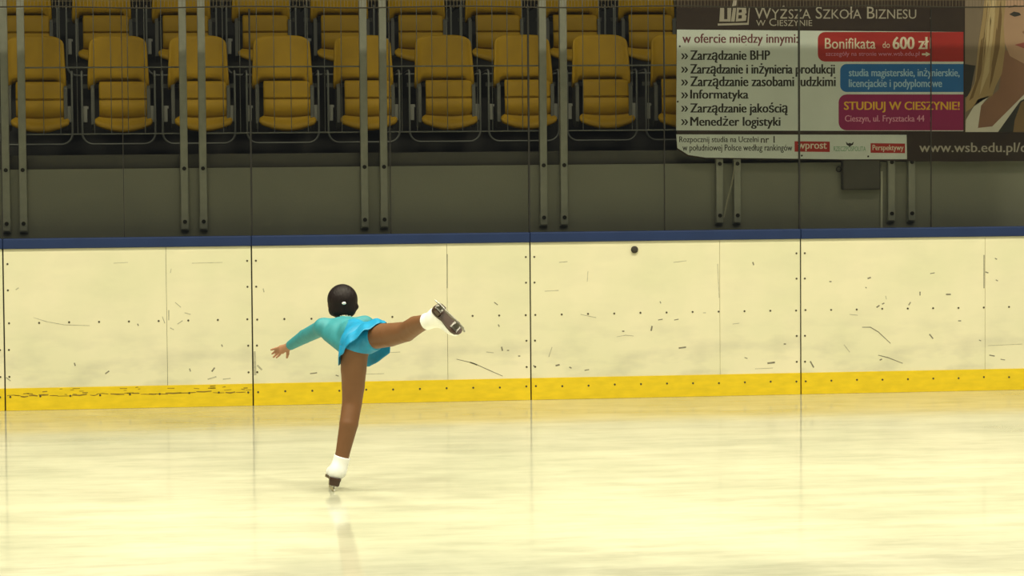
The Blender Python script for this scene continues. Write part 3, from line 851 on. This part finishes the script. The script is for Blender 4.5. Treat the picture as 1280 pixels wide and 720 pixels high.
hand((wrL, S(351.5, 435, 0.70), S(352.5, 439, 0.69)),
     [[S(350.5, 434.2, 0.71), S(344.5, 435.8, 0.73), S(338.8, 437.3, 0.735)], [S(350, 436, 0.72), S(344.5, 439.2, 0.745), S(339.8, 442.5, 0.75)],
      [S(350.5, 438, 0.72), S(345.5, 442.6, 0.735), S(341.8, 446.5, 0.73)], [S(352.5, 439.5, 0.70), S(348.6, 444, 0.705), S(345.6, 447, 0.69)]],
     [S(360, 437, 0.665), S(359.6, 442.5, 0.67), S(358.7, 447, 0.685)])
hand((wrR, S(506, 417, 0.75), S(506, 420, 0.75)),
     [[S(507, 415.6, 0.76), S(512, 415.5, 0.79), S(516, 416.5, 0.81)], [S(507.5, 417.4, 0.76), S(513, 418, 0.795), S(517, 419.5, 0.815)],
      [S(507.5, 419.4, 0.76), S(512.5, 420.6, 0.79), S(516, 422.4, 0.805)], [S(506.5, 421, 0.755), S(510.5, 423, 0.775), S(513, 425, 0.785)]],
     [S(500, 414, 0.71), S(504, 411.6, 0.725), S(507.5, 411, 0.745)])
body = link('person', sdf_mesh('person', P, 0.0045, nmat=2, smooth=3), [TIGHT, SKIN], None, True)
body.location = GRD
tag(body, 'young figure skater in a turquoise dress gliding on one leg with the other raised', 'person')

# eyes
for s in (-1, 1):
    bm = bmesh.new(); bmesh.ops.create_uvsphere(bm, u_segments=12, v_segments=8, radius=0.0115, matrix=Matrix.Translation(Vector(hd(s * 0.027, 0.0615, -0.006))))
    ey = obj('eye', bm, mat('eye_white', (0.8, 0.8, 0.78, 1), 0.2), body, True)
    bm = bmesh.new(); bmesh.ops.create_uvsphere(bm, u_segments=10, v_segments=6, radius=0.0062, matrix=Matrix.Translation(Vector(hd(s * 0.027, 0.0675, -0.006))))
    obj('iris', bm, mat('iris_brown', (0.05, 0.025, 0.012, 1), 0.2), ey, True)
# hair, drawn back and pinned
fp = hd(0, 0.052, 0.0)
PH = [E(hd(0, -0.010, 0.014), (0.0835, 0.092, 0.086), HF, 0.02), E(hd(0.002, -0.040, -0.040), (0.071, 0.058, 0.050), HF, 0.02), E(hd(0.068, -0.03, -0.024), (0.020, 0.024, 0.018), HF, 0.012),
      E(hd(-0.055, -0.02, -0.042), (0.022, 0.035, 0.030), HF, 0.015)]
hair = link('hair', sdf_mesh('hair', PH, 0.004, cuts=[(fp, Hf * 0.9 - Hu * 0.55)]), HAIR, body, True)
bm = bmesh.new()
cp = hd(0.004, -0.104, 0.004)
bmesh.ops.create_uvsphere(bm, u_segments=12, v_segments=8, radius=1.0, matrix=Matrix.Translation(Vector(cp)) @ Matrix([list(Hr * 0.012) + [0], list(Hf * 0.005) + [0], list(Hu * 0.008) + [0], [0, 0, 0, 1]]).transposed())
for v in bm.verts: v.co = v.co
tag(obj('hair_clip', bm, mat('clip_silver', (0.85, 0.85, 0.85, 1), 0.25, metal=0.3), hair, True), 'silver hair clip')

# dress: bodice, sleeves and briefs as one fitted garment
PD = [E(pel, (0.103, 0.080, 0.090), TF, 0.03, 0), C(pel, 0.076, waist, 0.066, 0.03, 0), E(hipR * 0.6 + pel * 0.4, (0.080, 0.078, 0.080), TF, 0.03, 0), E(hipL * 0.75 + pel * 0.25, (0.082, 0.080, 0.080), TF, 0.03, 0),
      C(hipR, 0.0735, hipR * 0.6 + tmR * 0.4, 0.070, 0.02, 0), C(hipL, 0.081, S(442.8, 450, 0.02), 0.077, 0.02, 0),
      E(waist, (0.084, 0.062, 0.085), TF, 0.03, 1), E(chest, (0.096, 0.058, 0.108), TF, 0.03, 1), C(chest, 0.050, neckb, 0.037, 0.02, 1), C(S(412, 417, 0.28), 0.047, S(434, 433, 0.12), 0.052, 0.04, 1),
      C(shL, 0.046, S(431, 407, 0.33), 0.044, 0.02, 1), C(shR, 0.042, S(431, 407, 0.33), 0.044, 0.02, 1),
      C(shL, 0.046, elL, 0.039, 0.025, 1), C(elL, 0.039, wrL * 0.92 + elL * 0.08, 0.027, 0.005, 1), C(shR, 0.044, elR, 0.038, 0.025, 1), C(elR, 0.038, wrR * 0.92 + elR * 0.08, 0.027, 0.02, 1)]


def cut_sphere(c, r, n):
    """trim everything beyond the plane through c, but only near c"""
    n = nrm(n)
    return lambda P_: np.minimum((P_ - c) @ n, r - np.linalg.norm(P_ - c, axis=-1))


thR = nrm(tmR - hipR); thL = nrm(S(442, 462, 0.03) - hipL)
cuts = [cut_sphere(S(470.5, 421, -0.03), 0.16, thR * 0.75 + nrm(RT) * 0.5), cut_sphere(S(443, 436, 0.0), 0.125, thL + 0.25 * nrm(-RT)),
        cut_sphere(neckb + Ax * 0.012, 0.07, nrm(headc - Hu * 0.05 - neckb) + Ax * 0.3), cut_sphere(wrL * 0.93 + elL * 0.07, 0.05, wrL - elL), cut_sphere(wrR * 0.93 + elR * 0.07, 0.05, wrR - elR)]
dress = link('dress', sdf_mesh('dress', PD, 0.0045, cuts=cuts, nmat=2, smooth=3), [TURQ, MESHF], body, True)

# skirt: a light flared ring from the waist, thrown up over the raised leg
HEM = [(20, 483, 402, -0.05), (50, 471, 405.5, -0.11), (80, 456, 413, -0.13), (110, 441, 425.5, -0.125), (140, 430, 437, -0.10), (165, 424, 448, -0.05), (190, 422, 457, 0.04), (215, 431, 453, 0.15),
       (250, 446, 457, 0.20), (285, 462, 458, 0.17), (310, 475, 451, 0.13), (330, 487, 441, 0.09), (350, 490, 427, 0.07), (365, 489, 411, 0.02)]
th = np.array([h[0] for h in HEM], float); hp = np.array([S(*h[1:]) for h in HEM])
th2 = np.concatenate([th - 360, th, th + 360]); hp2 = np.concatenate([hp, hp, hp])
wc = S(449, 419, 0.085)
NA, NR = 120, 14
bm = bmesh.new(); grid = []
for i in range(NR + 1):
    t = i / NR; row = []
    for k in range(NA):
        a = 380.0 - 360.0 * (k / NA) if False else 20 + 360.0 * k / NA
        ar = math.radians(a)
        d0 = Rx * math.cos(ar) + Bx * math.sin(ar)
        wpt = wc + Rx * 0.087 * math.cos(ar) + Bx * 0.068 * math.sin(ar)
        hm = np.array([np.interp(a, th2, hp2[:, c]) for c in range(3)])
        bulge = d0 * 0.014 * math.sin(math.pi * t) * (1 - 0.3 * t)
        bulge = bulge + np.array([0, 0, 0.028]) * math.sin(math.pi * t) * math.exp(-((min(a, 360 - a if a > 200 else a) - 35) / 38) ** 2)
        ruf = (d0 * 0.5 + Bx * 0.5) * 0.006 * t * math.sin(9 * ar + 0.7) + Ax * 0.003 * t * math.sin(14 * ar)
        row.append(bm.verts.new(wpt * (1 - t) + hm * t + bulge + ruf))
    grid.append(row)
for A_, B_ in zip(grid, grid[1:]):
    for k in range(NA):
        bm.faces.new((A_[k], A_[(k + 1) % NA], B_[(k + 1) % NA], B_[k]))
bmesh.ops.recalc_face_normals(bm, faces=bm.faces)
bmesh.ops.solidify(bm, geom=list(bm.faces), thickness=0.0025)
tag(obj('skirt', bm, TURQ, body, True), 'flared turquoise skirt')
# sequins round the back neckline
bm = bmesh.new()
for k in range(46):
    a = math.radians(20 + 140 * rng.random()); rr = 0.030 + 0.016 * rng.random()
    c = neckb - Ax * (0.005 + 0.045 * rng.random()) + Rx * math.cos(a) * rr + Bx * (0.022 + 0.024 * math.sin(a))
    bmesh.ops.create_icosphere(bm, subdivisions=1, radius=0.0035, matrix=Matrix.Translation(Vector(c)))
obj('sequin_trim', bm, PALE, dress)


# boots
def make_boot(org, F, U, ank, shaft_top, r_top):
    """org: middle of the sole under the ankle; F towards the toe, U up out of the sole"""
    F = nrm(F); U = nrm(U - F * (U @ F)); Lt = np.cross(U, F)
    q = lambda f, l, u: org + F * f + Lt * l + U * u
    R3 = np.stack([F, Lt, U])
    st = np.asarray(shaft_top); sd = nrm(st - ank)
    pr = [C(ank, 0.042, st + sd * 0.03, r_top, 0.03), E(q(-0.022, 0, 0.036), (0.038, 0.034, 0.044), R3, 0.03), C(q(-0.01, 0, 0.032), 0.032, q(0.070, 0, 0.026), 0.031, 0.02),
          C(ank, 0.038, q(0.0, 0, 0.036), 0.034, 0.02), E(q(0.082, 0, 0.022), (0.050, 0.036, 0.028), R3, 0.02), C(ank, 0.030, q(0.065, 0, 0.035), 0.024, 0.02)]
    b = link('boot', sdf_mesh('boot', pr, 0.0035, cuts=[(st, sd), (q(0, 0, 0.0), -U)], smooth=1), BOOT, body, True)
    tag(b, 'white skating boot')
    half = [(-0.062, 0.0), (-0.058, 0.020), (-0.045, 0.031), (-0.02, 0.032), (0.02, 0.027), (0.06, 0.034), (0.09, 0.037), (0.115, 0.030), (0.130, 0.014), (0.134, 0.0)]
    outl = half + [(f, -l) for f, l in half[1:-1]][::-1]
    bm = bmesh.new()
    add_prism(bm, outl, lambda p: q(p[0], p[1], 0.003), lambda p: q(p[0], p[1], -0.010))
    hl = [(-0.060, 0.0), (-0.056, 0.019), (-0.044, 0.029), (-0.012, 0.030), (-0.004, 0.0), (-0.012, -0.030), (-0.044, -0.029), (-0.056, -0.019)]
    add_prism(bm, hl, lambda p: q(p[0], p[1], -0.010), lambda p: q(p[0] * 0.95, p[1] * 0.9, -0.038))
    tag(obj('sole', bm, SOLE, b), 'dark brown sole and heel')
    bm = bmesh.new()
    prof = [(-0.082, -0.062), (-0.078, -0.055), (-0.04, -0.053), (0.06, -0.051), (0.118, -0.048), (0.136, -0.036), (0.144, -0.042), (0.142, -0.050), (0.138, -0.050), (0.135, -0.058), (0.130, -0.057), (0.124, -0.064), (0.06, -0.069), (0.0, -0.069), (-0.06, -0.066)]
    add_prism(bm, prof, lambda p: q(p[0], 0.0020, p[1]), lambda p: q(p[0], -0.0020, p[1]))
    for f0, f1, ut in ((-0.050, -0.020, -0.038), (0.074, 0.108, -0.010)):
        add_prism(bm, [(f0, ut), (f1, ut), (f1 - 0.006, -0.055), (f0 + 0.006, -0.055)], lambda p: q(p[0], 0.004, p[1]), lambda p: q(p[0], -0.004, p[1]))
        add_prism(bm, [(f0 - 0.006, 0.02), (f1 + 0.006, 0.02), (f1 + 0.006, -0.02), (f0 - 0.006, -0.02)], lambda p: q(p[0], p[1], ut), lambda p: q(p[0], p[1], ut - 0.003))
    tag(obj('blade', bm, STEEL, b), 'steel skate blade')
    return b


Rg = nrm(np.array([RT[0], RT[1], 0])); Z = np.array([0, 0, 1.0])
Fs = nrm(FH * 0.97 - Rg * 0.20)
Us = nrm(Z * 0.97 + Rg * 0.20)
Us = nrm(Us - Fs * (Us @ Fs))
make_boot(Us * 0.0685 + Z * 0.0005, Fs, Us, S(423, 588, 0.0), S(428, 570.5, -0.002), 0.0475)
Ff = nrm(S(577, 419, -0.60) - S(545, 387.5, -0.60))
Nf = nrm((Rg * 0.68 + Z * 0.73) * 0.55 - FH * 0.84)
Nf = nrm(Nf - Ff * (Nf @ Ff))
make_boot(S(552.5, 394, -0.61), Ff, -Nf, S(543.5, 398.5, -0.565), S(533, 402.2, -0.515), 0.0455)
